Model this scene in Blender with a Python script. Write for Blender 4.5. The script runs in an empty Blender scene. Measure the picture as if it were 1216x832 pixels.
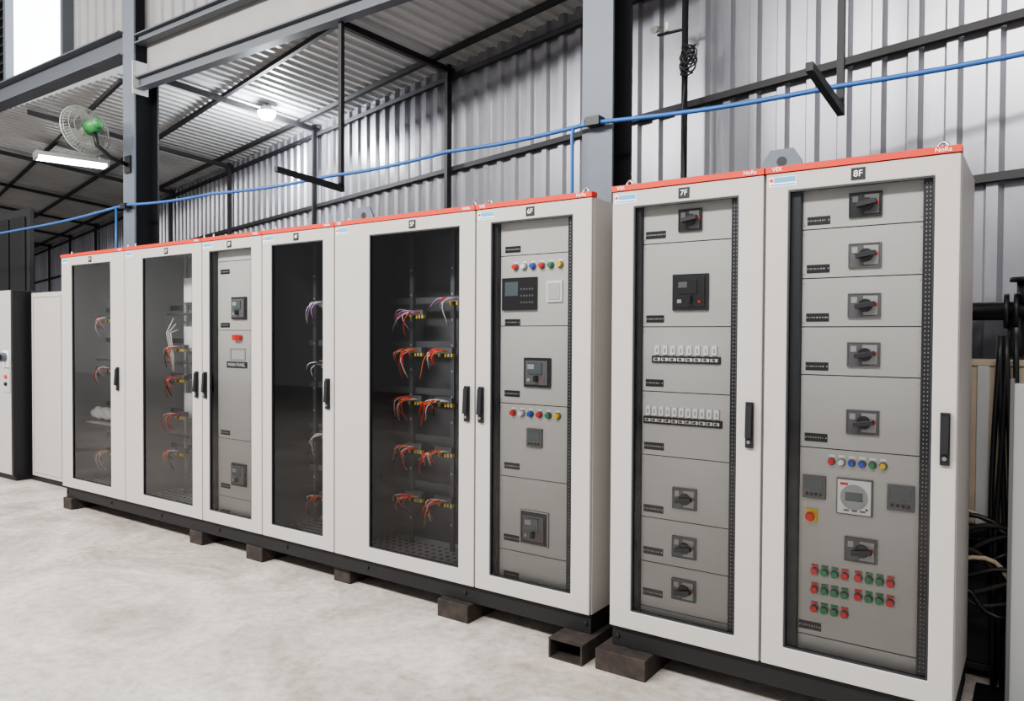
import bpy, math, random
from mathutils import Vector, Matrix
random.seed(7)
scene = bpy.context.scene

# ------------------------------------------------------------------ materials
MATS = {}
def mat(name, col, rough=0.5, metal=0.0, noise=0.0, nscale=8.0, bump=0.0, emit=0.0, col2=None, spec=0.5, stretch=None):
    if name in MATS: return MATS[name]
    m = bpy.data.materials.new(name); m.use_nodes = True
    nt = m.node_tree; b = nt.nodes['Principled BSDF']
    b.inputs['Base Color'].default_value = (*col, 1)
    b.inputs['Roughness'].default_value = rough
    b.inputs['Metallic'].default_value = metal
    b.inputs['Specular IOR Level'].default_value = spec
    if emit > 0:
        b.inputs['Emission Color'].default_value = (*col, 1)
        b.inputs['Emission Strength'].default_value = emit
    if noise > 0 or col2:
        tc = nt.nodes.new('ShaderNodeTexCoord')
        n = nt.nodes.new('ShaderNodeTexNoise'); n.inputs['Scale'].default_value = nscale
        n.inputs['Detail'].default_value = 6; n.inputs['Roughness'].default_value = 0.6
        if stretch:
            mp = nt.nodes.new('ShaderNodeMapping'); mp.inputs['Scale'].default_value = stretch
            nt.links.new(tc.outputs['Object'], mp.inputs['Vector']); nt.links.new(mp.outputs['Vector'], n.inputs['Vector'])
        else: nt.links.new(tc.outputs['Object'], n.inputs['Vector'])
        r = nt.nodes.new('ShaderNodeValToRGB')
        c2 = col2 if col2 else tuple(max(0, c*(1-noise)) for c in col)
        r.color_ramp.elements[0].position = 0.32; r.color_ramp.elements[0].color = (*c2, 1)
        r.color_ramp.elements[1].position = 0.68; r.color_ramp.elements[1].color = (*col, 1)
        nt.links.new(n.outputs['Fac'], r.inputs['Fac'])
        nt.links.new(r.outputs['Color'], b.inputs['Base Color'])
        if bump > 0:
            bp = nt.nodes.new('ShaderNodeBump'); bp.inputs['Strength'].default_value = bump
            bp.inputs['Distance'].default_value = 0.01
            nt.links.new(n.outputs['Fac'], bp.inputs['Height'])
            nt.links.new(bp.outputs['Normal'], b.inputs['Normal'])
    MATS[name] = m
    return m

M_CAB = mat('cabinet_paint', (0.445, 0.425, 0.405), 0.42, noise=0.03, nscale=3)
M_PANEL = mat('inner_panel_paint', (0.57, 0.562, 0.537), 0.45, noise=0.03, nscale=3)
M_BLACK = mat('black_plastic', (0.012, 0.012, 0.014), 0.4)
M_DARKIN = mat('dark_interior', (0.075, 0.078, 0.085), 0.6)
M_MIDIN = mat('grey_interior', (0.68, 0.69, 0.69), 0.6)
M_GASK = mat('window_gasket', (0.02, 0.022, 0.028), 0.5)
M_RED = mat('red_strip', (0.60, 0.035, 0.010), 0.45)
M_WHITE = mat('white_print', (0.9, 0.9, 0.9), 0.5)
M_GREYP = mat('grey_plate', (0.14, 0.14, 0.145), 0.45)
M_GREYL = mat('grey_light_plastic', (0.42, 0.43, 0.43), 0.5)
M_STEEL = mat('zinc_steel', (0.55, 0.55, 0.55), 0.3, 0.9)
M_PLINTH = mat('plinth_black', (0.008, 0.008, 0.009), 0.6)
M_BLK = mat('rusty_block', (0.05, 0.036, 0.030), 0.8, noise=0.5, nscale=14, col2=(0.018, 0.015, 0.014))
M_BLUE = mat('indicator_blue', (0.02, 0.1, 0.6), 0.3)
M_RED2 = mat('indicator_red', (0.8, 0.03, 0.02), 0.3)
M_GRN = mat('indicator_green', (0.02, 0.28, 0.11), 0.3)
M_YEL = mat('indicator_yellow', (0.9, 0.62, 0.02), 0.3)
M_STICK = mat('sticker_blue', (0.10, 0.34, 0.58), 0.5)
M_WIREW = mat('wire_white', (0.8, 0.76, 0.72), 0.5)
M_WIREO = mat('wire_orange', (0.85, 0.22, 0.06), 0.5)
M_PURP = mat('wire_violet', (0.5, 0.3, 0.6), 0.5)
M_LCD = mat('lcd_screen', (0.10, 0.13, 0.14), 0.2)
M_WALL = mat('corrugated_sheet', (0.30, 0.30, 0.325), 0.30, 0.5, col2=(0.19, 0.19, 0.215), nscale=1.6, stretch=(1, 1, 0.35))
M_CEIL = mat('roof_sheet', (0.50, 0.505, 0.50), 0.42, 0.15, col2=(0.38, 0.385, 0.39), nscale=1.2)
M_CREAM = mat('translucent_sheet', (0.32, 0.31, 0.30), 0.5, noise=0.2, nscale=2)
M_CLER = mat('clerestory_sheet', (0.30, 0.30, 0.30), 0.5, noise=0.15, nscale=2)
M_GIRT = mat('dark_girt', (0.016, 0.015, 0.017), 0.6)
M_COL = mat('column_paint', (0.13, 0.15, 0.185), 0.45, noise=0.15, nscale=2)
M_COLD = mat('column_shade_dark', (0.012, 0.013, 0.016), 0.5)  # shade of the column recess put into the colour; reused for dark clutter
M_BEAM = mat('beam_paint', (0.09, 0.10, 0.115), 0.5)
M_PIPE = mat('blue_pipe', (0.035, 0.125, 0.37), 0.4)
M_LAMP = mat('lamp_emitter', (0.9, 0.97, 1.0), 0.5, emit=80)
M_TUBE = mat('tube_emitter', (0.95, 0.97, 1.0), 0.5, emit=20)
M_DAY = mat('daylight_panel', (0.9, 0.95, 1.0), 0.5, emit=6)
M_GREENM = mat('fan_green', (0.05, 0.26, 0.08), 0.4)
M_FANW = mat('fan_cage', (0.38, 0.39, 0.36), 0.45, 0.2)
M_CARD = mat('cardboard', (0.48, 0.40, 0.30), 0.8, noise=0.2, nscale=5)
M_CLOTH = mat('white_sack', (0.85, 0.85, 0.82), 0.8, noise=0.15, nscale=9)

def glass_mat():
    m = bpy.data.materials.new('window_glass'); m.use_nodes = True
    nt = m.node_tree; nt.nodes.clear()
    o = nt.nodes.new('ShaderNodeOutputMaterial'); mx = nt.nodes.new('ShaderNodeMixShader')
    t = nt.nodes.new('ShaderNodeBsdfTransparent'); t.inputs['Color'].default_value = (0.975, 0.98, 0.985, 1)
    g = nt.nodes.new('ShaderNodeBsdfGlossy'); g.inputs['Roughness'].default_value = 0.02
    f = nt.nodes.new('ShaderNodeFresnel'); f.inputs['IOR'].default_value = 1.5
    nt.links.new(f.outputs[0], mx.inputs[0]); nt.links.new(t.outputs[0], mx.inputs[1])
    nt.links.new(g.outputs[0], mx.inputs[2]); nt.links.new(mx.outputs[0], o.inputs[0])
    return m
M_GLASS = glass_mat()

def floor_mat():
    m = bpy.data.materials.new('concrete_floor'); m.use_nodes = True
    nt = m.node_tree; b = nt.nodes['Principled BSDF']
    tc = nt.nodes.new('ShaderNodeTexCoord')
    n1 = nt.nodes.new('ShaderNodeTexNoise'); n1.inputs['Scale'].default_value = 1.0; n1.inputs['Detail'].default_value = 10; n1.inputs['Roughness'].default_value = 0.68
    n2 = nt.nodes.new('ShaderNodeTexNoise'); n2.inputs['Scale'].default_value = 16; n2.inputs['Detail'].default_value = 9
    n2.inputs['Roughness'].default_value = 0.75
    n1.inputs['Distortion'].default_value = 1.2
    for n in (n1, n2): nt.links.new(tc.outputs['Object'], n.inputs['Vector'])
    r1 = nt.nodes.new('ShaderNodeValToRGB')
    r1.color_ramp.elements[0].position = 0.36; r1.color_ramp.elements[0].color = (0.39, 0.345, 0.305, 1)
    r1.color_ramp.elements[1].position = 0.62; r1.color_ramp.elements[1].color = (0.68, 0.63, 0.585, 1)
    r2 = nt.nodes.new('ShaderNodeValToRGB')
    r2.color_ramp.elements[0].position = 0.36; r2.color_ramp.elements[0].color = (0.74, 0.73, 0.72, 1)
    r2.color_ramp.elements[1].position = 0.56; r2.color_ramp.elements[1].color = (1, 1, 1, 1)
    mx = nt.nodes.new('ShaderNodeMixRGB'); mx.blend_type = 'MULTIPLY'; mx.inputs[0].default_value = 1
    nt.links.new(n1.outputs['Fac'], r1.inputs[0]); nt.links.new(n2.outputs['Fac'], r2.inputs[0])
    nt.links.new(r1.outputs[0], mx.inputs[1]); nt.links.new(r2.outputs[0], mx.inputs[2])
    nt.links.new(mx.outputs[0], b.inputs['Base Color'])
    b.inputs['Roughness'].default_value = 0.42
    bp = nt.nodes.new('ShaderNodeBump'); bp.inputs['Strength'].default_value = 0.25; bp.inputs['Distance'].default_value = 0.01
    nt.links.new(n2.outputs['Fac'], bp.inputs['Height']); nt.links.new(bp.outputs[0], b.inputs['Normal'])
    return m

# ------------------------------------------------------------------ mesh builder
class MB:
    def __init__(s): s.v = []; s.f = []; s.m = []; s.sm = []; s.mats = []
    def mi(s, m):
        if m not in s.mats: s.mats.append(m)
        return s.mats.index(m)
    def face(s, idx, m, smooth=False):
        s.f.append(idx); s.m.append(s.mi(m)); s.sm.append(smooth)
    def hexa(s, p, m):
        b = len(s.v); s.v += [tuple(q) for q in p]
        for q in ((0,3,2,1),(4,5,6,7),(0,1,5,4),(1,2,6,5),(2,3,7,6),(3,0,4,7)):
            s.face([b+i for i in q], m)
    def box(s, x0, x1, y0, y1, z0, z1, m):
        s.hexa([(x0,y0,z0),(x1,y0,z0),(x1,y1,z0),(x0,y1,z0),(x0,y0,z1),(x1,y0,z1),(x1,y1,z1),(x0,y1,z1)], m)
    def obox(s, c, ax, ay, az, m):
        c = Vector(c); ax = Vector(ax); ay = Vector(ay); az = Vector(az)
        s.hexa([c-ax-ay-az, c+ax-ay-az, c+ax+ay-az, c-ax+ay-az, c-ax-ay+az, c+ax-ay+az, c+ax+ay+az, c-ax+ay+az], m)
    def frame(s, x0, x1, z0, z1, a0, a1, b0, b1, y0, y1, m):
        b = len(s.v)
        for y in (y0, y1):
            for (x, z) in ((x0,z0),(x1,z0),(x1,z1),(x0,z1),(a0,b0),(a1,b0),(a1,b1),(a0,b1)):
                s.v.append((x, y, z))
        for i in range(4):
            j = (i+1) % 4
            s.face([b+i, b+j, b+4+j, b+4+i], m)
            s.face([b+8+j, b+8+i, b+12+i, b+12+j], m)
            s.face([b+j, b+i, b+8+i, b+8+j], m)
            s.face([b+4+i, b+4+j, b+12+j, b+12+i], m)
    def cyl(s, p0, p1, r, m, seg=14, r2=None):
        p0 = Vector(p0); p1 = Vector(p1); r2 = r if r2 is None else r2
        d = (p1-p0).normalized(); a = d.orthogonal().normalized(); c = d.cross(a)
        b = len(s.v)
        for p, rr in ((p0, r), (p1, r2)):
            for i in range(seg):
                t = 2*math.pi*i/seg
                s.v.append(tuple(p + a*math.cos(t)*rr + c*math.sin(t)*rr))
        for i in range(seg):
            j = (i+1) % seg
            s.face([b+i, b+j, b+seg+j, b+seg+i], m, True)
        s.face([b+i for i in reversed(range(seg))], m); s.face([b+seg+i for i in range(seg)], m)
    def tube(s, pts, r, m, seg=8):
        pts = [Vector(p) for p in pts]; b = len(s.v); n = len(pts)
        prev = None
        for k, p in enumerate(pts):
            d = (pts[min(k+1, n-1)] - pts[max(k-1, 0)]).normalized()
            a = d.orthogonal().normalized() if prev is None else (prev - d*prev.dot(d)).normalized()
            prev = a; c = d.cross(a)
            for i in range(seg):
                t = 2*math.pi*i/seg
                s.v.append(tuple(p + a*math.cos(t)*r + c*math.sin(t)*r))
        for k in range(n-1):
            for i in range(seg):
                j = (i+1) % seg
                s.face([b+k*seg+i, b+k*seg+j, b+(k+1)*seg+j, b+(k+1)*seg+i], m, True)
        s.face([b+i for i in reversed(range(seg))], m); s.face([b+(n-1)*seg+i for i in range(seg)], m)
    def torus(s, c, axis, R, r, m, seg=24, ts=8, arc=1.0):
        c = Vector(c); ax = Vector(axis).normalized(); a = ax.orthogonal().normalized(); e = ax.cross(a)
        b = len(s.v)
        for i in range(seg):
            t = 2*math.pi*i/seg; rad = a*math.cos(t)+e*math.sin(t)
            for j in range(ts):
                q = 2*math.pi*j/ts
                s.v.append(tuple(c + rad*(R + r*math.cos(q)) + ax*r*math.sin(q)))
        for i in range(seg):
            for j in range(ts):
                i2 = (i+1) % seg; j2 = (j+1) % ts
                s.face([b+i*ts+j, b+i*ts+j2, b+i2*ts+j2, b+i2*ts+j], m, True)
    def build(s, name, parent=None, bevel=0.0):
        me = bpy.data.meshes.new(name); me.from_pydata(s.v, [], s.f)
        for mm in s.mats: me.materials.append(mm)
        for p, i, sm in zip(me.polygons, s.m, s.sm): p.material_index = i; p.use_smooth = sm
        me.update(); me.validate()
        o = bpy.data.objects.new(name, me); scene.collection.objects.link(o)
        if parent: o.parent = parent
        if bevel > 0:
            bm = o.modifiers.new('bevel', 'BEVEL'); bm.width = bevel; bm.segments = 2; bm.limit_method = 'ANGLE'
            bm.angle_limit = math.radians(50)
        return o
def empty(name, loc=(0, 0, 0)):
    o = bpy.data.objects.new(name, None); scene.collection.objects.link(o); o.empty_display_size = 0.1
    return o
def text(sv, x, y, z, size, m, parent, name='lettering'):
    c = bpy.data.curves.new(name, 'FONT'); c.body = sv; c.size = size; c.align_x = 'CENTER'; c.align_y = 'CENTER'
    c.extrude = 0.0005
    c.materials.append(m)
    o = bpy.data.objects.new(name, c); scene.collection.objects.link(o)
    o.rotation_euler = (math.pi/2, 0, 0); o.location = (x, y, z); o.parent = parent
    return o

# ------------------------------------------------------------------ components (face -Y, yp = face plane)
def rot_switch(mb, x, yp, z, w=0.11, h=0.09, dark=False):
    mb.box(x-w/2, x+w/2, yp-0.010, yp, z-h/2, z+h/2, M_BLACK if dark else M_GREYP)
    mb.frame(x-w/2-0.003, x+w/2+0.003, z-h/2-0.003, z+h/2+0.003, x-w/2+0.002, x+w/2-0.002, z-h/2+0.002, z+h/2-0.002, yp-0.013, yp, M_BLACK if dark else M_GREYP)
    mb.box(x-w/2+0.010, x-w/2+0.032, yp-0.013, yp-0.008, z+h/2-0.036, z+h/2-0.012, M_GREYL if not dark else M_GREYP)
    mb.box(x-w*0.02, x+w/2-0.006, yp-0.016, yp-0.008, z-h/2+0.008, z+h/2-0.008, M_GREYL if not dark else M_GREYP)
    mb.cyl((x+0.006, yp-0.010, z), (x+0.006, yp-0.030, z), 0.028, M_BLACK, 18, 0.025)
    mb.obox((x+0.010, yp-0.044, z), (0.036, 0, 0.006), (0, 0.016, 0), (-0.0015, 0, 0.009), M_BLACK)
    mb.box(x+0.044, x+0.05, yp-0.018, yp-0.012, z-0.004, z+0.012, M_RED2)
def breaker(mb, x, yp, z, w=0.16, h=0.15, dark=False):
    mb.box(x-w/2, x+w/2, yp-0.014, yp, z-h/2, z+h/2, M_BLACK)
    mb.box(x-w/2+0.014, x+w/2-0.014, yp-0.020, yp-0.012, z-h/2+0.014, z+h/2-0.014, M_BLACK if dark else M_GREYP)
    mb.box(x-w*0.30, x+w*0.22, yp-0.026, yp-0.018, z-h*0.05, z+h*0.34, M_BLACK if dark else M_LCD)
    mb.box(x-w*0.30, x-w*0.05, yp-0.028, yp-0.024, z+h*0.12, z+h*0.28, M_GREYL if not dark else M_GREYP)
    mb.box(x-w*0.02, x+w*0.08, yp-0.045, yp-0.02, z-h*0.30, z-h*0.10, M_BLACK)
    mb.box(x-w*0.34, x-w*0.22, yp-0.024, yp-0.018, z-h*0.30, z-h*0.20, M_GREYL)
    mb.box(x+w*0.25, x+w*0.31, yp-0.024, yp-0.018, z-h*0.30, z-h*0.24, M_RED2)
def meter(mb, x, yp, z, w=0.095, h=0.095):
    mb.box(x-w/2, x+w/2, yp-0.015, yp, z-h/2, z+h/2, M_GREYP)
    mb.box(x-w*0.38, x+w*0.38, yp-0.018, yp-0.012, z-h*0.1, z+h*0.36, M_LCD)
    for k in range(4):
        xx = x - w*0.3 + k*w*0.2
        mb.box(xx-w*0.06, xx+w*0.06, yp-0.019, yp-0.014, z-h*0.36, z-h*0.24, M_BLACK)
def tag(mb, x, yp, z, w=0.085, h=0.034):
    mb.box(x-w/2, x+w/2, yp-0.003, yp, z-h/2, z+h/2, M_BLACK)
    xx = x - w*0.36
    while xx < x + w*0.32:
        l = random.uniform(0.003, 0.009)
        mb.box(xx, xx+l, yp-0.0036, yp-0.002, z-0.003, z+0.003, M_GREYL); xx += l+0.004
    for sx in (-1, 1): mb.cyl((x+sx*w*0.44, yp-0.003, z), (x+sx*w*0.44, yp-0.005, z), 0.003, M_STEEL, 8)
def lamps(mb, x0, dx, yp, z, cols, r=0.0125):
    for k, c in enumerate(cols):
        x = x0 + k*dx
        mb.cyl((x, yp, z), (x, yp-0.006, z), r*1.25, M_GREYP, 14)
        mb.cyl((x, yp-0.006, z), (x, yp-0.026, z), r, c, 14, r*0.85)
        mb.box(x-0.012, x+0.012, yp-0.002, yp, z+0.018, z+0.028, M_WHITE)
def pushb(mb, x, yp, z, c):
    mb.box(x-0.014, x+0.014, yp-0.003, yp, z-0.024, z+0.024, M_GREYL)
    mb.cyl((x, yp, z-0.003), (x, yp-0.012, z-0.003), 0.0155, M_GREYP, 14)
    mb.cyl((x, yp-0.012, z-0.003), (x, yp-0.024, z-0.003), 0.0135, c, 14)
    mb.box(x-0.013, x+0.013, yp-0.005, yp, z+0.014, z+0.024, c)
def mcbs(mb, x0, x1, yp, z, n):
    mb.box(x0-0.008, x1+0.008, yp-0.008, yp, z-0.035, z-0.002, M_BLK)
    p = (x1-x0)/n
    for k in range(n):
        x = x0 + p*(k+0.5)
        mb.box(x-p*0.42, x+p*0.42, yp-0.014, yp-0.004, z-0.026, z-0.011, M_WHITE)
        mb.box(x-0.005, x+0.005, yp-0.03, yp-0.012, z-0.022, z-0.012, M_GREYP)
        mb.box(x-0.011, x+0.011, yp-0.012, yp, z+0.004, z+0.046, M_WHITE)
        mb.box(x-0.004, x+0.004, yp-0.014, yp-0.010, z+0.014, z+0.034, M_GREYL)
def handle(mb, x, yf, z0=1.115, z1=1.31):
    mb.box(x-0.016, x+0.016, yf-0.014, yf, z0, z1, M_BLACK)
    zt = z1-0.012; zb = z0+0.045
    mb.hexa([(x-0.012, yf-0.034, zb), (x+0.012, yf-0.034, zb), (x+0.012, yf-0.01, zb), (x-0.012, yf-0.01, zb),
             (x-0.013, yf-0.024, zt), (x+0.013, yf-0.024, zt), (x+0.013, yf-0.01, zt), (x-0.013, yf-0.01, zt)], M_BLACK)
    mb.cyl((x, yf-0.014, z0+0.025), (x, yf-0.022, z0+0.025), 0.008, M_GREYP, 12)
def eyebolt(mb, x, y, z):
    mb.cyl((x, y, z), (x, y, z+0.012), 0.018, M_STEEL, 12)
    mb.torus((x, y, z+0.035), (0.5, 1, 0), 0.020, 0.006, M_STEEL, 18, 6)

def wires(mb, x, y, z, n=8, spread=0.11, cols=None):
    cols = cols or [M_RED2, M_WIREW, M_WIREO, M_RED2, M_BLACK, M_RED2, M_WIREO]
    mb.box(x-0.07, x+0.07, y+0.01, y+0.05, z+0.01, z+0.05, M_GREYP)
    for k in range(n):
        c = cols[k % len(cols)]
        sx = x + 0.06 - 0.05*random.random(); ex = x - 0.07 + random.uniform(-spread, spread*0.3)
        dz = random.uniform(0.04, 0.18); w = random.uniform(0.2, 1.0)
        pts = []
        for i in range(9):
            t = i/8
            pts.append((sx+(ex-sx)*t + 0.01*math.sin(7*t+k), y - 0.07*math.sin(math.pi*t) - 0.01, z + 0.03 + 0.03*w*math.sin(math.pi*min(1, t*1.2)) - dz*t**1.6))
        mb.tube(pts, 0.0042, c, 6)
    for k in range(5):
        mb.box(x-0.02+k*0.025, x-0.008+k*0.025, y-0.012, y+0.012, z-0.005, z+0.016, [M_YEL, M_BLACK, M_YEL, M_GREYL, M_YEL][k])

ZB, ZT = 0.20, 2.272
WZ0, WZ1 = 0.29, 2.195

def cabinet(x0, x1, yf, w0, w1, label, handles, kind, sticker=True, dep=0.6, inner=None, brand_left=False, brand_right=True):
    root = empty('switchgear_cabinet')
    b = MB(); t = 0.018
    yb = yf+0.026
    b.box(x0+0.001, x0+t, yb, yf+dep, ZB, ZT, M_CAB); b.box(x1-t, x1-0.001, yb, yf+dep, ZB, ZT, M_CAB)
    b.box(x0+t, x1-t, yf+dep-0.015, yf+dep, ZB, ZT, M_CAB)
    b.box(x0+t, x1-t, yb, yf+dep-0.015, ZT-0.02, ZT, M_CAB); b.box(x0+t, x1-t, yb, yf+dep-0.015, ZB, ZB+0.02, M_CAB)
    b.build('carcass', root, 0.002)
    d = MB()
    d.frame(x0+0.003, x1-0.003, ZB+0.004, ZT-0.002, w0, w1, WZ0, WZ1, yf, yf+0.024, M_CAB)
    d.build('door', root, 0.004)
    g = MB()
    g.frame(w0-0.001, w1+0.001, WZ0-0.001, WZ1+0.001, w0+0.007, w1-0.007, WZ0+0.007, WZ1-0.007, yf+0.004, yf+0.022, M_GASK)
    for h in handles: handle(g, h, yf)
    g.box(x0+0.001, x1-0.001, yf-0.006, yf+0.05, ZT, ZT+0.026, M_RED)
    zl = 2.232; xl = (w0+w1)/2
    g.box(xl-0.026, xl+0.026, yf-0.002, yf, zl-0.024, zl+0.024, M_BLACK)
    if sticker:
        g.box(x0+0.015, x0+0.125, yf-0.0015, yf, zl-0.018, zl+0.022, M_WHITE)
        g.box(x0+0.035, x0+0.122, yf-0.002, yf, zl-0.002, zl+0.020, M_STICK)
        g.cyl((x0+0.025, yf-0.001, zl+0.009), (x0+0.025, yf-0.0025, zl+0.009), 0.008, M_RED2, 12)
        g.box(x0+0.02, x0+0.12, yf-0.002, yf, zl-0.014, zl-0.008, M_STICK)
    g.build('trim_and_handle', root)
    text(label, xl, yf-0.003, zl, 0.036, M_WHITE, root)
    if brand_left: text('VEK', x0+0.05, yf-0.0075, ZT+0.013, 0.024, M_WHITE, root)
    if brand_right: text('NoRa', x1-0.06, yf-0.0075, ZT+0.013, 0.024, M_WHITE, root)
    gl = MB()
    gl.v += [(w0+0.005, yf+0.013, WZ0+0.005), (w1-0.005, yf+0.013, WZ0+0.005), (w1-0.005, yf+0.013, WZ1-0.005), (w0+0.005, yf+0.013, WZ1-0.005)]
    gl.face([0, 1, 2, 3], M_GLASS); gl.build('window_pane', root)
    p = MB(); yp = yf+0.062
    if kind == 'panel':
        px0, px1, lines = inner
        p.box(x0+0.02, x1-0.02, yp+0.006, yp+0.02, ZB+0.03, ZT-0.03, M_GASK)
        for s0, s1 in ((x0+0.02, px0-0.002), (px1+0.002, x1-0.02)):
            p.box(s0, s1, yp-0.03, yp+0.006, ZB+0.03, ZT-0.03, M_GASK)
        zs = [ZT-0.03] + lines + [ZB+0.05]
        for a, c in zip(zs[:-1], zs[1:]):
            p.box(px0, px1, yp, yp+0.006, c+0.002, a-0.002, M_PANEL)
            for sx in (px0+0.008, px1-0.008):
                for sz in (c+0.02, a-0.02): p.cyl((sx, yp, sz), (sx, yp-0.003, sz), 0.004, M_STEEL, 8)
        zz = WZ0+0.02
        while zz < WZ1-0.01:
            for dx in (0.014, 0.026):
                p.box(px1+dx-0.002, px1+dx+0.002, yp-0.0312, yp-0.029, zz-0.003, zz+0.003, M_GREYL)
            zz += 0.0165
        p.build('mounting_plates', root, 0.001)
    else:
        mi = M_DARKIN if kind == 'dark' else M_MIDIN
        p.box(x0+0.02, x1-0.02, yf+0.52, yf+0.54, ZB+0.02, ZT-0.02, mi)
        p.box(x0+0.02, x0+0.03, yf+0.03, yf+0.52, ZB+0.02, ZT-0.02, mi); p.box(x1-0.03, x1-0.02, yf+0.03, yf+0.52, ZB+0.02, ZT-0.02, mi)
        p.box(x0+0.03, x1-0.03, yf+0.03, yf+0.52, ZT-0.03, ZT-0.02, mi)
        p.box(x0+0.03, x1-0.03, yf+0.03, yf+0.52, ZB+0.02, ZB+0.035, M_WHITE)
        for k in range(18):
            for j in range(6):
                xx = x0+0.08+k*(x1-x0-0.16)/17; yy = yf+0.1+j*0.06
                p.box(xx-0.012, xx+0.008, yy-0.012, yy+0.012, ZB+0.035, ZB+0.036, M_GREYP)
        for xx in (w0-0.0, (w0+w1)/2-0.01, w1-0.02):
            p.box(xx, xx+0.03, yf+0.36, yf+0.38, ZB+0.04, ZT-0.03, mi if kind == 'dark' else M_GREYL)
            zz = 0.4
            while zz < 2.1:
                p.box(xx+0.011, xx+0.018, yf+0.358, yf+0.36, zz, zz+0.012, M_BLACK if kind != 'dark' else M_GREYL); zz += 0.16
        for z in (0.62, 0.92, 1.22, 1.52, 1.8):
            p.box(x0+0.03, x1-0.03, yf+0.385, yf+0.40, z-0.01, z+0.03, mi if kind == 'dark' else M_GREYP)
        if kind == 'mid':
            for z in (1.0, 1.55, 1.95):
                p.box(w0+0.10, w1+0.10, yf+0.30, yf+0.36, z-0.10, z+0.10, M_WHITE)
                p.box(w0+0.32, w0+0.46, yf+0.28, yf+0.30, z-0.07, z+0.07, M_GREYP)
            for z in (0.75, 1.35, 1.75):
                p.cyl((w0-0.1, yf+0.27, z), (w1+0.1, yf+0.27, z), 0.008, M_STEEL, 8)
        p.build('interior', root)
    return root, yp

G1, G2 = -0.04, 0.0
# 8F
r, yp = cabinet(-0.976, -0.262, G1, -0.882, -0.348, '8F', [-0.302], 'panel', inner=(-0.838, -0.392, [2.034, 1.832, 1.631, 1.432, 1.130, 0.345]), brand_left=True)
c = MB(); X = -0.597
for i, z in enumerate((2.118, 1.916, 1.716, 1.52, 1.248, 0.733)):
    rot_switch(c, X, yp, z, 0.115, 0.092, i == 0)
for z in (2.069, 1.871, 1.670, 1.468, 1.173): tag(c, -0.775, yp, z, 0.09, 0.034)
tag(c, -0.79, yp, 0.385, 0.09, 0.034)
lamps(c, -0.712, 0.0385, yp, 1.08, [M_RED2, M_WHITE, M_BLUE, M_BLUE, M_GRN, M_YEL])
meter(c, -0.778, yp, 0.968, 0.09, 0.095); meter(c, -0.455, yp, 0.962, 0.095, 0.1)
c.box(-0.69, -0.555, yp-0.012, yp, 0.872, 1.018, M_GREYP); c.box(-0.685, -0.560, yp-0.018, yp-0.01, 0.877, 1.013, M_WHITE)
c.cyl((-0.622, yp-0.018, 0.945), (-0.622, yp-0.020, 0.945), 0.052, M_GREYL, 24)
c.box(-0.655, -0.59, yp-0.022, yp-0.016, 0.93, 0.965, M_LCD)
for k in range(3): c.box(-0.66+k*0.03, -0.64+k*0.03, yp-0.021, yp-0.016, 0.888, 0.894, M_GREYP)
c.cyl((-0.575, yp-0.016, 0.9), (-0.575, yp-0.022, 0.9), 0.005, M_GRN, 10)
c.box(-0.675, -0.645, yp-0.0195, yp-0.016, 0.992, 1.002, M_RED2)
c.box(-0.812, -0.765, yp-0.008, yp, 0.82, 0.875, M_YEL)
c.cyl((-0.788, yp, 0.848), (-0.788, yp-0.03, 0.848), 0.012, M_RED2); c.cyl((-0.788, yp-0.03, 0.848), (-0.788, yp-0.045, 0.848), 0.019, M_RED2, 18, 0.016)
RG = [M_RED2, M_GRN, M_GRN, M_RED2]
for k in range(4):
    for j, z in enumerate((0.622, 0.545, 0.466)):
        pushb(c, -0.772+k*0.039, yp, z, RG[k] if j != 1 else [M_RED2, M_GRN, M_GRN, M_GRN][k])
    for j, z in enumerate((0.624, 0.548)):
        pushb(c, -0.604+k*0.039, yp, z, RG[k])
c.build('switches_and_meters', r, 0.001)

# 7F
r, yp = cabinet(-1.699, -0.980, G1, -1.586, -1.090, '7F', [-1.030], 'panel', inner=(-1.562, -1.132, [2.021, 1.633, 1.33, 1.03, 0.735, 0.524, 0.31]), brand_left=True)
c = MB()
rot_switch(c, -1.33, yp, 2.117, 0.105, 0.095, True)
breaker(c, -1.325, yp, 1.79, 0.17, 0.165, True)
mcbs(c, -1.505, -1.19, yp, 1.50, 8); mcbs(c, -1.545, -1.18, yp, 1.215, 11)
for z in (0.845, 0.62, 0.424): rot_switch(c, -1.345, yp, z, 0.11, 0.092)
for z, w in ((2.062, 0.1), (1.67, 0.09), (1.37, 0.09), (1.073, 0.1), (0.777, 0.1), (0.577, 0.1), (0.38, 0.1)): tag(c, -1.50, yp, z, w)
c.build('switches_and_breakers', r, 0.001)

# 6F
r, yp = cabinet(-2.550, -1.828, G2, -2.449, -1.939, '6F', [-2.505], 'panel', inner=(-2.425, -1.985, [2.017, 1.64, 1.224, 0.829, 0.43]), brand_left=True)
c = MB(); C6 = [M_RED2, M_WHITE, M_BLUE, M_RED2, M_GRN, M_YEL]
lamps(c, -2.325, 0.056, yp, 1.955, C6, 0.015); lamps(c, -2.335, 0.056, yp, 1.175, C6, 0.015)
c.box(-2.407, -2.185, yp-0.015, yp, 1.724, 1.897, M_BLACK); c.box(-2.385, -2.30, yp-0.018, yp-0.01, 1.80, 1.875, M_LCD)
for k in range(5):
    for j in range(3): c.box(-2.285+k*0.018, -2.275+k*0.018, yp-0.018, yp-0.012, 1.76+j*0.035, 1.77+j*0.035, M_GREYP)
c.box(-2.125, -2.03, yp-0.012, yp, 1.764, 1.872, M_WHITE); c.box(-2.115, -2.04, yp-0.016, yp-0.01, 1.775, 1.862, M_PANEL)
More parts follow.
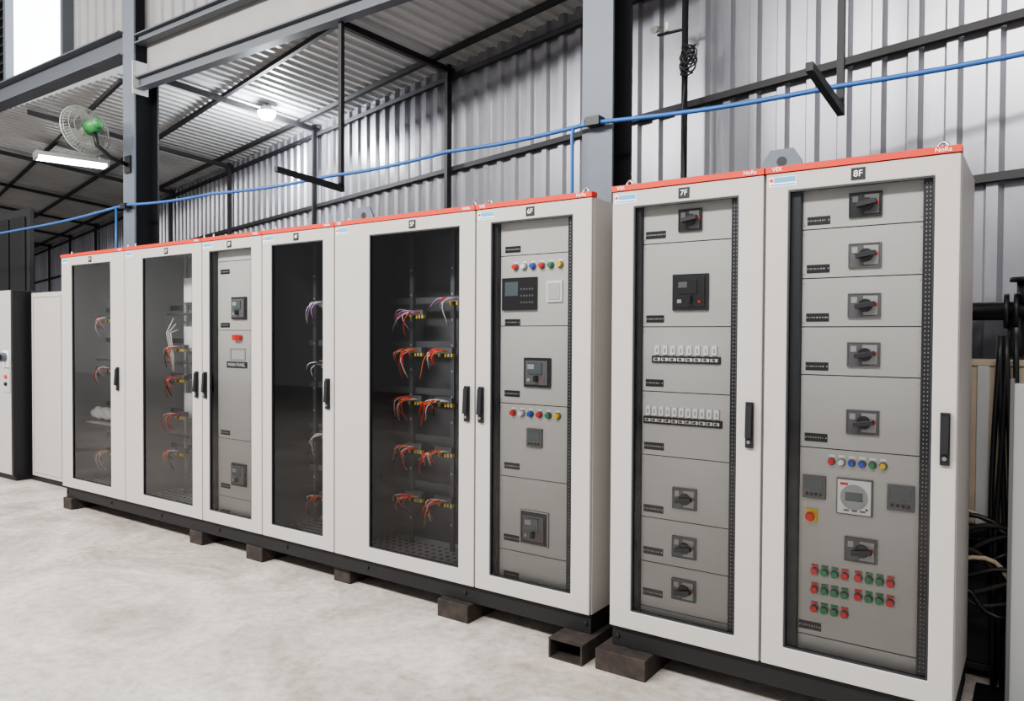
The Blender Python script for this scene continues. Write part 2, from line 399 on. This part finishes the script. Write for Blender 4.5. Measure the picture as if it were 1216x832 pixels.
breaker(c, -2.18, yp, 1.395, 0.165, 0.155); meter(c, -2.195, yp, 1.05, 0.095, 0.1)
breaker(c, -2.195, yp, 0.573, 0.16, 0.16)
c.frame(-2.285, -2.105, 0.48, 0.665, -2.277, -2.113, 0.488, 0.657, yp-0.012, yp, M_GREYL)
for z in (2.05, 1.66, 1.277, 0.887, 0.497, 0.297): tag(c, -2.345, yp, z, 0.1)
c.build('breakers_and_meters', r, 0.001)

# 5F wide
r, yp = cabinet(-3.680, -2.553, G2, -3.371, -2.665, '5F', [-2.603], 'dark', brand_left=True)
c = MB()
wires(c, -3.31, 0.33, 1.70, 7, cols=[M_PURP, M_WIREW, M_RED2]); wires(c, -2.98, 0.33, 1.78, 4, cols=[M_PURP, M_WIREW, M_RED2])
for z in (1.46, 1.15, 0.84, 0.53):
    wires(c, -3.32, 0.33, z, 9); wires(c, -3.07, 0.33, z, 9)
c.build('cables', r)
# 4F
r, yp = cabinet(-4.410, -3.683, G2, -4.310, -3.790, '4F', [-3.735], 'dark')
c = MB()
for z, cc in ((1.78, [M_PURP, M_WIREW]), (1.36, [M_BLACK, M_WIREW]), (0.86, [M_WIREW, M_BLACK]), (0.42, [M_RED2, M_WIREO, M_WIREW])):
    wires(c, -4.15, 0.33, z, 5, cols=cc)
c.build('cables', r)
# 3F
r, yp = cabinet(-5.117, -4.413, G2, -5.031, -4.531, '3F', [-5.070], 'panel', inner=(-5.01, -4.575, [2.12, 1.617, 0.824, 0.397]))
c = MB()
breaker(c, -4.745, yp, 1.776, 0.17, 0.16); breaker(c, -4.75, yp, 0.574, 0.17, 0.16)
c.box(-4.80, -4.74, yp-0.03, yp, 1.545, 1.585, M_RED2); c.cyl((-4.73, yp, 1.565), (-4.73, yp-0.03, 1.565), 0.02, M_RED2)
c.frame(-4.86, -4.68, 1.40, 1.49, -4.85, -4.69, 1.41, 1.48, yp-0.006, yp, M_GREYL)
c.box(-4.90, -4.66, yp-0.004, yp, 1.345, 1.39, M_BLACK)
for z in (2.045, 1.655, 0.867, 0.475, 0.28): tag(c, -4.92, yp, z, 0.11)
c.build('breakers_and_labels', r, 0.001)
text('MAIN PANEL', -4.78, yp-0.005, 1.367, 0.036, M_WHITE, r)
# 2F, 1F
r, yp = cabinet(-6.215, -5.120, G2, -5.944, -5.247, '2F', [-5.18], 'mid')
c = MB()
for z in (1.45, 1.2, 0.9, 0.6): wires(c, -5.80, 0.22, z, 9, cols=[M_RED2, M_WIREW, M_RED2, M_BLACK, M_WIREO])
for k in range(3):
    c.tube([(-5.86+k*0.03, 0.22, 1.72-0.05*k), (-5.90+k*0.03, 0.18, 1.60), (-5.82+0.02*k, 0.17, 1.42), (-5.86+k*0.01, 0.21, 1.28)], 0.005, M_WIREW, 6)
c.build('cables', r)
r, yp = cabinet(-7.312, -6.218, G2, -7.123, -6.446, '1F', [-6.32], 'mid')
c = MB()
for z in (1.7, 1.25, 0.5): wires(c, -6.92, 0.22, z, 7, cols=[M_WIREW, M_RED2, M_WIREW, M_BLACK])
for k in range(8):
    xx = -7.12+k*0.07; zz = 0.86+0.03*(k % 2)
    c.tube([(xx, 0.20, zz-0.02), (xx+0.03, 0.18, zz+0.01), (xx+0.09, 0.18, zz), (xx+0.13, 0.20, zz-0.03)], 0.034, M_CLOTH, 10)
c.box(-7.2, -6.40, 0.13, 0.29, 0.78, 0.80, M_GREYL)
c.build('cables_and_packing', r)

# lifting hardware
lh = empty('lifting_eyebolts'); c = MB()
for x, y in ((-0.33, G1+0.06), (-1.63, G1+0.05), (-2.49, 0.05), (-2.60, 0.05), (-1.89, 0.05), (-4.34, 0.06), (-4.47, 0.06), (-5.06, .06), (-5.18, .06), (-6.15, .06), (-6.27, .06), (-7.24, 0.06), (-3.62, .06)):
    eyebolt(c, x, y, ZT)
for x, y in ((-0.978, 0.20), (-3.68, 0.25)):
    b0 = len(c.v); pr = [(-0.10, 0), (0.10, 0), (0.085, 0.10), (0.05, 0.155), (-0.05, 0.155), (-0.085, 0.10)]
    for yy in (y, y+0.012):
        for (a, z) in pr: c.v.append((x+a, yy, ZT+z))
    c.face([b0+i for i in range(6)], M_COL); c.face([b0+6+i for i in reversed(range(6))], M_COL)
    for i in range(6): c.face([b0+(i+1) % 6, b0+i, b0+6+i, b0+6+(i+1) % 6], M_COL)
    c.cyl((x, y-0.002, ZT+0.10), (x, y+0.014, ZT+0.10), 0.022, M_BLACK, 16)
c.build('eyebolts_and_lugs', lh)

# plinths
for x0, x1, yf in ((-1.695, -0.265, G1), (-7.30, -1.835, G2)):
    root = empty('cabinet_plinth'); c = MB()
    c.box(x0, x1, yf+0.03, yf+0.10, 0.1, 0.2, M_PLINTH); c.box(x0, x1, yf+0.5, yf+0.57, 0.1, 0.2, M_PLINTH)
    n = max(2, int((x1-x0)/0.72)+1)
    for k in range(n):
        xx = x0+(x1-x0-0.06)*k/(n-1); c.box(xx, xx+0.06, yf+0.10, yf+0.5, 0.1, 0.2, M_PLINTH)
    for k in range(n):
        xx = x0+0.03+(x1-x0-0.06)*k/(n-1); c.cyl((xx, yf+0.03, 0.15), (xx, yf+0.022, 0.15), 0.012, M_PLINTH, 6)
    c.build('channel_frame', root, 0.003)
def block(x0, x1, y0, y1):
    c = MB(); c.box(x0, x1, y0, y1, 0, 0.1, M_BLK); o = c.build('timber_block', None, 0.004); return o
block(-7.30, -7.15, 0.0, 0.60); block(-5.32, -5.16, 0.02, 0.6); block(-4.62, -4.44, 0.02, 0.6); block(-2.80, -2.58, -0.02, 0.6)
block(-1.74, -1.48, -0.10, 0.55); block(-0.60, -0.36, -0.02, 0.55); block(-3.75, -3.6, 0.06, 0.6)
c = MB()
c.box(-1.99, -1.80, -0.12, 0.60, 0.0, 0.008, M_BLK); c.box(-1.99, -1.80, -0.12, 0.6, 0.092, 0.1, M_BLK)
c.box(-1.99, -1.98, -0.12, 0.60, 0.008, 0.092, M_BLK); c.box(-1.81, -1.80, -0.12, 0.6, 0.008, 0.092, M_BLK)
c.build('square_steel_tube', None)

# ------------------------------------------------------------------ room shell
c = MB(); c.v = [(-34, -12, 0), (6, -12, 0), (6, 10.5, 0), (-34, 10.5, 0)]; c.face([0, 1, 2, 3], floor_mat()); c.build('floor')

P0 = Vector((0.3, 1.3, 0)); EW = Vector((-0.9711, 0.2385, 0)); NW = Vector((-0.2385, -0.9711, 0))
def W(s, d, z): return P0 + EW*s + NW*d + Vector((0, 0, z))
EAVE = 4.27; K = 0.12
def zc(d): return EAVE + K*d
PROF = [(0, 0), (0.105, 0), (0.125, 0.028), (0.18, 0.028)]
c = MB(); s = -4.0; cols = []
while s < 34:
    for a, h in PROF: cols.append((s+a, h))
    s += 0.2
for a, h in cols:
    c.v.append(tuple(W(a, h, 0))); c.v.append(tuple(W(a, h, EAVE+0.02)))
for i in range(len(cols)-1): c.face([2*i, 2*i+2, 2*i+3, 2*i+1], M_WALL)
c.build('wall_back')
c = MB(); cols = []
s = 0.0
while s < 34:
    for a, h in PROF: cols.append((s+a*0.8, h*0.9))
    s += 0.16
def dmax(s):
    yw = 1.3+0.2385*s
    return max(0.02, (yw-1.22)/0.9711)
for a, h in cols:
    dm = dmax(a)
    c.v.append(tuple(W(a, -0.05, zc(-0.05)-h))); c.v.append(tuple(W(a, dm, zc(dm)-h)))
for i in range(len(cols)-1): c.face([2*i+1, 2*i+3, 2*i+2, 2*i], M_CEIL)
c.build('ceiling')
c = MB(); y = -2.0; rows = []
while y < 10:
    for a, h in PROF: rows.append((y+a, h))
    y += 0.2
for a, h in rows: c.v.append((-30+h, a, 0)); c.v.append((-30+h, a, 7))
for i in range(len(rows)-1): c.face([2*i+1, 2*i+3, 2*i+2, 2*i], M_WALL)
c.build('wall_left')
# clerestory sheets on the column line
c = MB(); x = -9.72; rows = []
while x < 3:
    for a, h in PROF: rows.append((x+a, h))
    x += 0.2
for a, h in rows: c.v.append((a, 1.23-h, 4.72)); c.v.append((a, 1.23-h, 7))
for i in range(len(rows)-1): c.face([2*i, 2*i+2, 2*i+3, 2*i+1], M_CLER)
c.box(-7.95, 3, 1.17, 1.18, 4.34, 4.70, M_CREAM)
c.build('wall_clerestory')
c = MB()
c.box(-11.3, -9.72, 1.2, 1.22, 4.86, 7, M_DAY)
c.build('window_1', None)
c = MB()
c.box(-11.35, -11.28, 1.1, 1.25, 4.86, 7, M_BEAM); c.box(-9.76, -9.70, 1.1, 1.25, 4.86, 7, M_BEAM)
z = 4.9
while z < 7:
    c.obox((-12.8, 1.2, z), (1.45, 0, 0), (0, 0.05, 0.05), (0, -0.004, 0.006), M_GIRT); z += 0.12
c.box(-14.3, -14.2, 1.1, 1.25, 4.86, 7, M_BEAM); c.box(-14.25, -11.3, 1.27, 1.29, 4.86, 7, M_BEAM)
c.build('trim_1')

# wall framing
c = MB()
def wbox(s0, s1, d0, d1, z0, z1, m):
    c.hexa([W(s0, d0, z0), W(s0, d1, z0), W(s1, d1, z0), W(s1, d0, z0), W(s0, d0, z1), W(s0, d1, z1), W(s1, d1, z1), W(s1, d0, z1)], m)
for z in (1.2, 2.42, 3.22, 4.12): wbox(-3, 32, 0.028, 0.07, z-0.022, z+0.022, M_GIRT)
posts = [-0.45+2.85*k for k in range(12)]
for s in posts:
    if abs(s-2.4) > 0.01: wbox(s-0.025, s+0.025, 0.07, 0.12, 0, zc(0.1)-0.05, M_GIRT)
c.build('wall_girts')
c = MB()
def rbox(s0, s1, d0, d1, h0, h1, m):
    c.hexa([W(s0, d0, zc(d0)-h1), W(s0, d1, zc(d1)-h1), W(s1, d1, zc(d1)-h1), W(s1, d0, zc(d0)-h1),
            W(s0, d0, zc(d0)-h0), W(s0, d1, zc(d1)-h0), W(s1, d1, zc(d1)-h0), W(s1, d0, zc(d0)-h0)], m)
d = 0.25
while d < 6.2:
    s_start = 0
    while s_start < 32 and dmax(s_start) < d+0.05: s_start += 0.1
    if s_start < 31: rbox(s_start, 32, d, d+0.04, 0.03, 0.075, M_GIRT)
    d += 0.95
for s in posts[2:]:
    rbox(s-0.025, s+0.025, 0.03, dmax(s)-0.02, 0.075, 0.13, M_GIRT)
c.build('roof_purlins')

def hcol(x0, x1, y0, y1):
    c = MB(); xm = (x0+x1)/2
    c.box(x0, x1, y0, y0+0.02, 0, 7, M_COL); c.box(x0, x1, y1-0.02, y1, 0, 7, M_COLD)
    c.box(xm-0.008, xm+0.008, y0+0.02, y1-0.02, 0, 7, M_COLD)  # web and rear flange coloured as shaded, front flange as lit
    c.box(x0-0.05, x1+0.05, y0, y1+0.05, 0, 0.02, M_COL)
    return c.build('steel_column')
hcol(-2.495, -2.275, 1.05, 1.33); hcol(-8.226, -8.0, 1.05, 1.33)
def ibeam(x0, x1, y, z0, z1, w):
    c = MB()
    c.box(x0, x1, y-w/2, y+w/2, z0, z0+0.015, M_BEAM); c.box(x0, x1, y-w/2, y+w/2, z1-0.015, z1, M_BEAM)
    c.box(x0, x1, y-0.006, y+0.006, z0+0.015, z1-0.015, M_BEAM)
    return c
c = ibeam(-7.998, -2.50, 1.10, 4.2, 4.33, 0.10)
c.box(-8.0, -7.98, 1.03, 1.20, 4.15, 4.50, M_GREYL); c.build('steel_beam')
c = ibeam(-7.998, -2.50, 1.10, 4.68, 4.78, 0.10); c.build('steel_beam')
c = ibeam(-2.27, 3, 1.10, 4.2, 4.33, 0.10); c.build('steel_beam')
c = ibeam(-20, -8.23, 1.10, 4.60, 4.86, 0.2); c.build('steel_beam')

for X in (-4.857, -0.93):
    c = MB(); y = 1.12
    c.box(X-0.018, X+0.018, y-0.018, y+0.018, 2.83, 4.2, M_GIRT)
    c.hexa([(X-0.018, 0.46, 2.84), (X+0.018, 0.46, 2.84), (X+0.018, 1.14, 2.79), (X-0.018, 1.14, 2.79),
            (X-0.018, 0.46, 2.88), (X+0.018, 0.46, 2.88), (X+0.018, 1.14, 2.84), (X-0.018, 1.14, 2.84)], M_GIRT)
    c.build('pipe_hanger_bracket')
c = MB(); pts = []
key = [(-16, 2.93), (-10.5, 2.90), (-8.1, 2.97), (-6.5, 2.925), (-4.857, 2.90), (-3.6, 2.93), (-2.38, 2.95), (-0.93, 2.91), (0.6, 2.95), (3, 3.0)]
for (x0, z0), (x1, z1) in zip(key[:-1], key[1:]):
    for i in range(6):
        t = i/6; pts.append((x0+(x1-x0)*t, 1.0, z0+(z1-z0)*t - 0.02*math.sin(math.pi*t)))
pts.append((3, 1.0, 3.0))
c.tube(pts, 0.014, M_PIPE, 10)
c.tube([(-2.53, 1.0, 2.94), (-2.54, 1.0, 2.9), (-2.54, 1.0, 2.3), (-2.54, 1.0, 2.15)], 0.012, M_PIPE, 8)
c.tube([(-8.28, 1.0, 2.95), (-8.28, 1.0, 2.15)], 0.012, M_PIPE, 8)
for x in (-2.38, -8.1):
    c.box(x-0.05, x+0.05, 0.97, 1.05, 2.93, 2.985, M_BLACK); c.box(x-0.08, x-0.06, 0.98, 1.02, 2.935, 2.975, M_PIPE)
c.build('compressed_air_pipe')

c = MB(); s0 = 2.40
p = W(s0, 0.16, 0)
c.cyl((p.x, p.y, 0.0), (p.x, p.y, 4.25), 0.022, M_GIRT, 10)
for k in range(12):
    pts = []; ph = random.random()*6; A = random.uniform(0.02, 0.06); q = random.uniform(0.7, 1.3); oz = random.uniform(-0.05, 0.05)
    for i in range(18):
        t = i/17*2*math.pi
        pts.append((p.x+0.04+A*math.sin(t+ph), p.y-0.04-0.015*math.cos(t*1.3+ph), 3.48+oz+0.06*math.cos(t*q+2*ph)))
    c.tube(pts, 0.005, M_BLACK, 6)
c.tube([(p.x, p.y-0.03, 3.42), (p.x+0.02, p.y-0.05, 3.3), (p.x+0.0, p.y-0.04, 3.1), (p.x+0.03, p.y-0.03, 2.7)], 0.005, M_BLACK, 6)
c.box(p.x-0.20, p.x-0.01, p.y-0.02, p.y+0.005, 3.70, 3.712, M_GIRT)
c.cyl((p.x-0.2, p.y-0.08, 3.72), (p.x-0.2, p.y+0.02, 3.76), 0.025, M_FANW, 14, 0.018)
c.cyl((p.x-0.12, p.y-0.03, 3.71), (p.x-0.12, p.y-0.03, 3.77), 0.012, M_WHITE, 10)
c.build('cable_conduit')

# lamp
L = Vector((-7.63, 2.46, 4.22))
root = empty('ceiling_lamp'); c = MB()
c.cyl(L+Vector((0, 0, 0.02)), L+Vector((0, 0, 0.09)), 0.105, M_FANW, 24, 0.05)
c.cyl(L+Vector((0, 0, -0.02)), L+Vector((0, 0, 0.02)), 0.10, M_LAMP, 24, 0.105); c.cyl(L+Vector((0, 0, -0.07)), L+Vector((0, 0, -0.02)), 0.06, M_LAMP, 24, 0.10)
c.cyl(L+Vector((0, 0, 0.09)), L+Vector((0, 0, 0.2)), 0.01, M_GIRT, 8)
c.build('housing', root)
ld = bpy.data.lights.new('lamp_light', 'POINT'); ld.energy = 160; ld.shadow_soft_size = 0.1; ld.color = (0.9, 0.96, 1)
lo = bpy.data.objects.new('lamp_light', ld); lo.location = L-Vector((0, 0, 0.2)); lo.parent = root; scene.collection.objects.link(lo)
# tube light
root = empty('fluorescent_light'); c = MB(); C = Vector((-12.35, 2.42, 4.24)); D = Vector((0.2385, 0.971, 0)); S = EW
c.obox(C+Vector((0, 0, 0.05)), D*0.50, S*0.13, (0, 0, 0.03), M_FANW)
for k in (-0.09, 0, 0.09): c.cyl(C-D*0.46+S*k, C+D*0.46+S*k, 0.03, M_TUBE, 10)
for k in (-1, 1): c.obox(C+D*0.48*k, D*0.015, S*0.13, (0, 0, 0.03), M_FANW)
for k in (-0.35, 0.35):
    q = C+D*k; c.cyl(q+Vector((0, 0, 0.08)), q+Vector((0, 0, 0.16)), 0.006, M_GIRT, 6)
c.build('fixture', root)

# wall fan
root = empty('wall_fan'); c = MB()
F = Vector((-8.30, 0.69, 3.72)); ax = Vector((-0.90, -0.12, -0.2)).normalized()
for off, rr in ((0.05, (0.08, 0.14, 0.2, 0.25)), (-0.07, (0.09, 0.16, 0.22, 0.25))):
    for R in rr: c.torus(F+ax*off*(1.0 if R < 0.24 else 0.3), ax, R, 0.003, M_FANW, 32, 5)
c.torus(F, ax, 0.265, 0.009, M_FANW, 40, 8)
a = ax.orthogonal().normalized(); e = ax.cross(a)
for k in range(48):
    t = 2*math.pi*k/48; rd = a*math.cos(t)+e*math.sin(t)
    c.tube([F+ax*0.06+rd*0.04, F+ax*0.05+rd*0.2, F+ax*0.01+rd*0.262], 0.0024, M_FANW, 4)
    c.tube([F-ax*0.08+rd*0.05, F-ax*0.07+rd*0.2, F-ax*0.01+rd*0.262], 0.0024, M_FANW, 4)
for k in range(3):
    t = 2*math.pi*k/3+0.4
    b0 = len(c.v)
    prof = [(0.03, -0.3), (0.12, -0.5), (0.21, -0.45), (0.235, 0.0), (0.21, 0.40), (0.12, 0.4), (0.03, 0.2)]
    for R, dt in prof:
        rd = a*math.cos(t+dt)+e*math.sin(t+dt); c.v.append(tuple(F + rd*R + ax*(0.035*dt)))
    c.face(list(range(b0, b0+7)), M_FANW)
c.cyl(F+ax*0.03, F-ax*0.05, 0.045, M_FANW, 18)
c.cyl(F-ax*0.08, F-ax*0.22, 0.08, M_GREENM, 20, 0.06); c.cyl(F-ax*0.22, F-ax*0.25, 0.06, M_GREENM, 20, 0.03)
hub = F-ax*0.15
c.tube([hub+Vector((0, 0, -0.05)), hub+Vector((0.02, 0.02, -0.2)), hub+Vector((0.04, 0.15, -0.3)), Vector((-8.11, 1.05, 3.40))], 0.022, M_BLACK, 8)
c.box(-8.17, -8.05, 1.03, 1.05, 3.32, 3.50, M_BLACK)
c.build('fan_body', root)

# ------------------------------------------------------------------ left hand cabinets
root = empty('control_panel'); c = MB()
c.box(-8.93, -8.22, 0.42, 0.95, 0.06, 2.02, M_CAB); c.box(-8.93, -8.22, 0.44, 0.93, 0, 0.06, M_PLINTH)
c.frame(-8.90, -8.25, 0.1, 1.99, -8.88, -8.27, 0.12, 1.97, 0.412, 0.42, M_CAB)
c.box(-9.02, -8.93, 0.44, 0.95, 0.0, 2.04, M_BLACK)
c.build('enclosure', root, 0.004)
root = empty('control_panel'); c = MB()
c.box(-9.9, -9.03, 0.28, 0.93, 0.06, 2.05, M_CAB); c.box(-9.9, -9.03, 0.30, 0.91, 0, 0.06, M_PLINTH)
c.box(-9.07, -9.025, 0.272, 0.93, 0.05, 2.05, M_BLACK)
c.box(-9.26, -9.12, 0.262, 0.28, 1.22, 1.40, M_WHITE)
c.cyl((-9.18, 0.28, 1.33), (-9.18, 0.20, 1.33), 0.05, M_COL, 18); c.box(-9.25, -9.11, 0.17, 0.2, 1.30, 1.36, M_BLACK)
c.cyl((-9.18, 0.28, 1.12), (-9.18, 0.25, 1.12), 0.02, M_RED2); c.cyl((-9.18, 0.28, 1.04), (-9.18, 0.25, 1.04), 0.02, M_BLACK)
c.box(-9.25, -9.10, 0.27, 0.28, 0.95, 1.2, M_GREYL)
c.build('enclosure', root, 0.004)
c = MB(); c.box(-15.0, -12.15, 1.72, 1.80, 0, 3.42, M_BLACK)  # plain dark upright panel with slats, far left background
for k in range(5): c.box(-14.9+k*0.55, -14.45+k*0.55, 1.70, 1.72, 0.1, 3.3, M_PLINTH)
c.build('dark_upright_panel', None, 0.01)

# ------------------------------------------------------------------ right hand clutter
c = MB()
c.box(-0.42, -0.06, 0.85, 1.18, 0.72, 1.48, M_CARD); c.box(-0.43, -0.05, 0.84, 1.19, 1.46, 1.485, M_CARD)
c.box(-0.26, -0.21, 0.838, 0.85, 0.72, 1.46, M_GREYL)
c.build('cardboard_carton', None, 0.004)
c = MB()
for x in (-0.44, 0.2):
    for y in (0.82, 1.14): c.box(x, x+0.05, y, y+0.05, 0, 0.67, M_GIRT)
c.box(-0.46, 0.28, 0.80, 1.2, 0.67, 0.72, M_GIRT); c.box(-0.44, 0.25, 0.83, 1.17, 0.05, 0.08, M_GIRT)
c.box(-0.42, -0.12, 0.84, 1.15, 0.08, 0.58, M_COLD); c.box(-0.08, 0.18, 0.84, 1.12, 0.08, 0.5, M_BLK)
c.build('steel_workbench', None, 0.003)
c = MB(); c.box(-0.24, 0.6, 0.0, 0.78, 0, 0.012, M_PLINTH); c.build('dark_floor_sheet', None, 0.003)  # dark sheet added to darken the bright floor in this corner
c = MB()
c.cyl((-0.35, 1.12, 1.72), (0.35, 1.12, 1.72), 0.045, M_BLACK, 20)
for x in (-0.17, -0.13, 0.02): c.cyl((x, 1.12, 1.72), (x+0.02, 1.12, 1.72), 0.085, M_BLACK, 20)
c.cyl((-0.08, 1.12, 1.72), (-0.08, 1.12, 1.86), 0.04, M_BLACK, 16); c.cyl((-0.08, 1.12, 1.86), (-0.08, 1.12, 1.88), 0.07, M_BLACK, 20)
c.cyl((-0.12, 1.12, 1.70), (-0.12, 1.12, 1.50), 0.035, M_BLACK, 16)
c.box(-0.30, -0.27, 1.12, 1.40, 1.70, 1.74, M_GIRT); c.box(0.25, 0.28, 1.12, 1.26, 1.70, 1.74, M_GIRT)
c.build('black_duct_pipe')
c = MB()
for k in range(5):
    x = -0.175+0.013*k; pts = []
    ph = random.random()*6
    for i in range(14):
        t = i/13
        pts.append((x + 0.018*math.sin(ph+4*t), 0.765-0.015*(k % 2), 1.60-1.575*t))
    c.tube(pts, 0.012, [M_BLACK, M_BLACK, M_GIRT, M_BLACK, M_COLD, M_BLACK][k], 6)
for k in range(11):
    pts = []
    for i in range(10):
        t = i/9; pts.append((-0.40+0.30*t+0.03*math.sin(6*t+k), 0.64+0.012*k, 0.42+0.035*k+0.05*math.sin(5*t+k*1.3)))
    c.tube(pts, 0.011, [M_BLACK, M_GIRT, M_BLK, M_BLACK, M_CARD, M_BLK][k % 6], 6)
c.build('cable_bundle')
c = MB()
c.box(-0.115, 0.30, 0.50, 0.56, 0.012, 1.40, M_GREYL)
c.box(-0.12, -0.105, 0.48, 0.58, 0.012, 1.42, M_GREYP); c.box(0.27, 0.33, 0.48, 0.58, 0.012, 1.5, M_GIRT)
c.build('steel_panel_sheet', None, 0.003)

# ------------------------------------------------------------------ lights
def area(name, loc, target, sx, sy, e, col=(1, 0.975, 0.945)):
    l = bpy.data.lights.new(name, 'AREA'); l.shape = 'RECTANGLE'; l.size = sx; l.size_y = sy; l.energy = e; l.color = col
    o = bpy.data.objects.new(name, l); scene.collection.objects.link(o); o.location = loc
    o.rotation_euler = (Vector(target)-Vector(loc)).to_track_quat('-Z', 'Y').to_euler()
area('hall_light', (-4.5, -5.5, 6.0), (-4.0, -0.5, 0.5), 5, 0.8, 680)
area('hall_light', (0.0, -5.5, 6.0), (-1.0, 0, 0.8), 4, 0.8, 330)
area('hall_light', (-11, -5.0, 6.0), (-10.0, -1.0, 0.8), 5, 0.8, 640)
w = bpy.data.worlds.new('hall_ambient'); scene.world = w; w.use_nodes = True
w.node_tree.nodes['Background'].inputs[0].default_value = (0.98, 0.97, 0.98, 1)
w.node_tree.nodes['Background'].inputs[1].default_value = 0.60
try: scene.view_settings.look = 'AgX - Medium High Contrast'
except Exception as ex: print(ex)

# ------------------------------------------------------------------ camera
cd = bpy.data.cameras.new('camera'); cam = bpy.data.objects.new('camera', cd); scene.collection.objects.link(cam)
cd.sensor_width = 36; cd.lens = 900/1216*36; cd.clip_start = 0.05; cd.clip_end = 200
yaw = math.radians(125.18); pit = math.radians(-1.1); al = math.radians(0.3)
Fv = Vector((math.cos(yaw)*math.cos(pit), math.sin(yaw)*math.cos(pit), math.sin(pit)))
Rv = Vector((math.sin(yaw), -math.cos(yaw), 0)); Uv = Rv.cross(Fv)
R2 = Rv*math.cos(al)+Uv*math.sin(al); U2 = R2.cross(Fv)
mtx = Matrix((R2, U2, -Fv)).transposed().to_4x4(); mtx.translation = Vector((0, -3.27, 1.587))
cam.matrix_world = mtx
scene.camera = cam
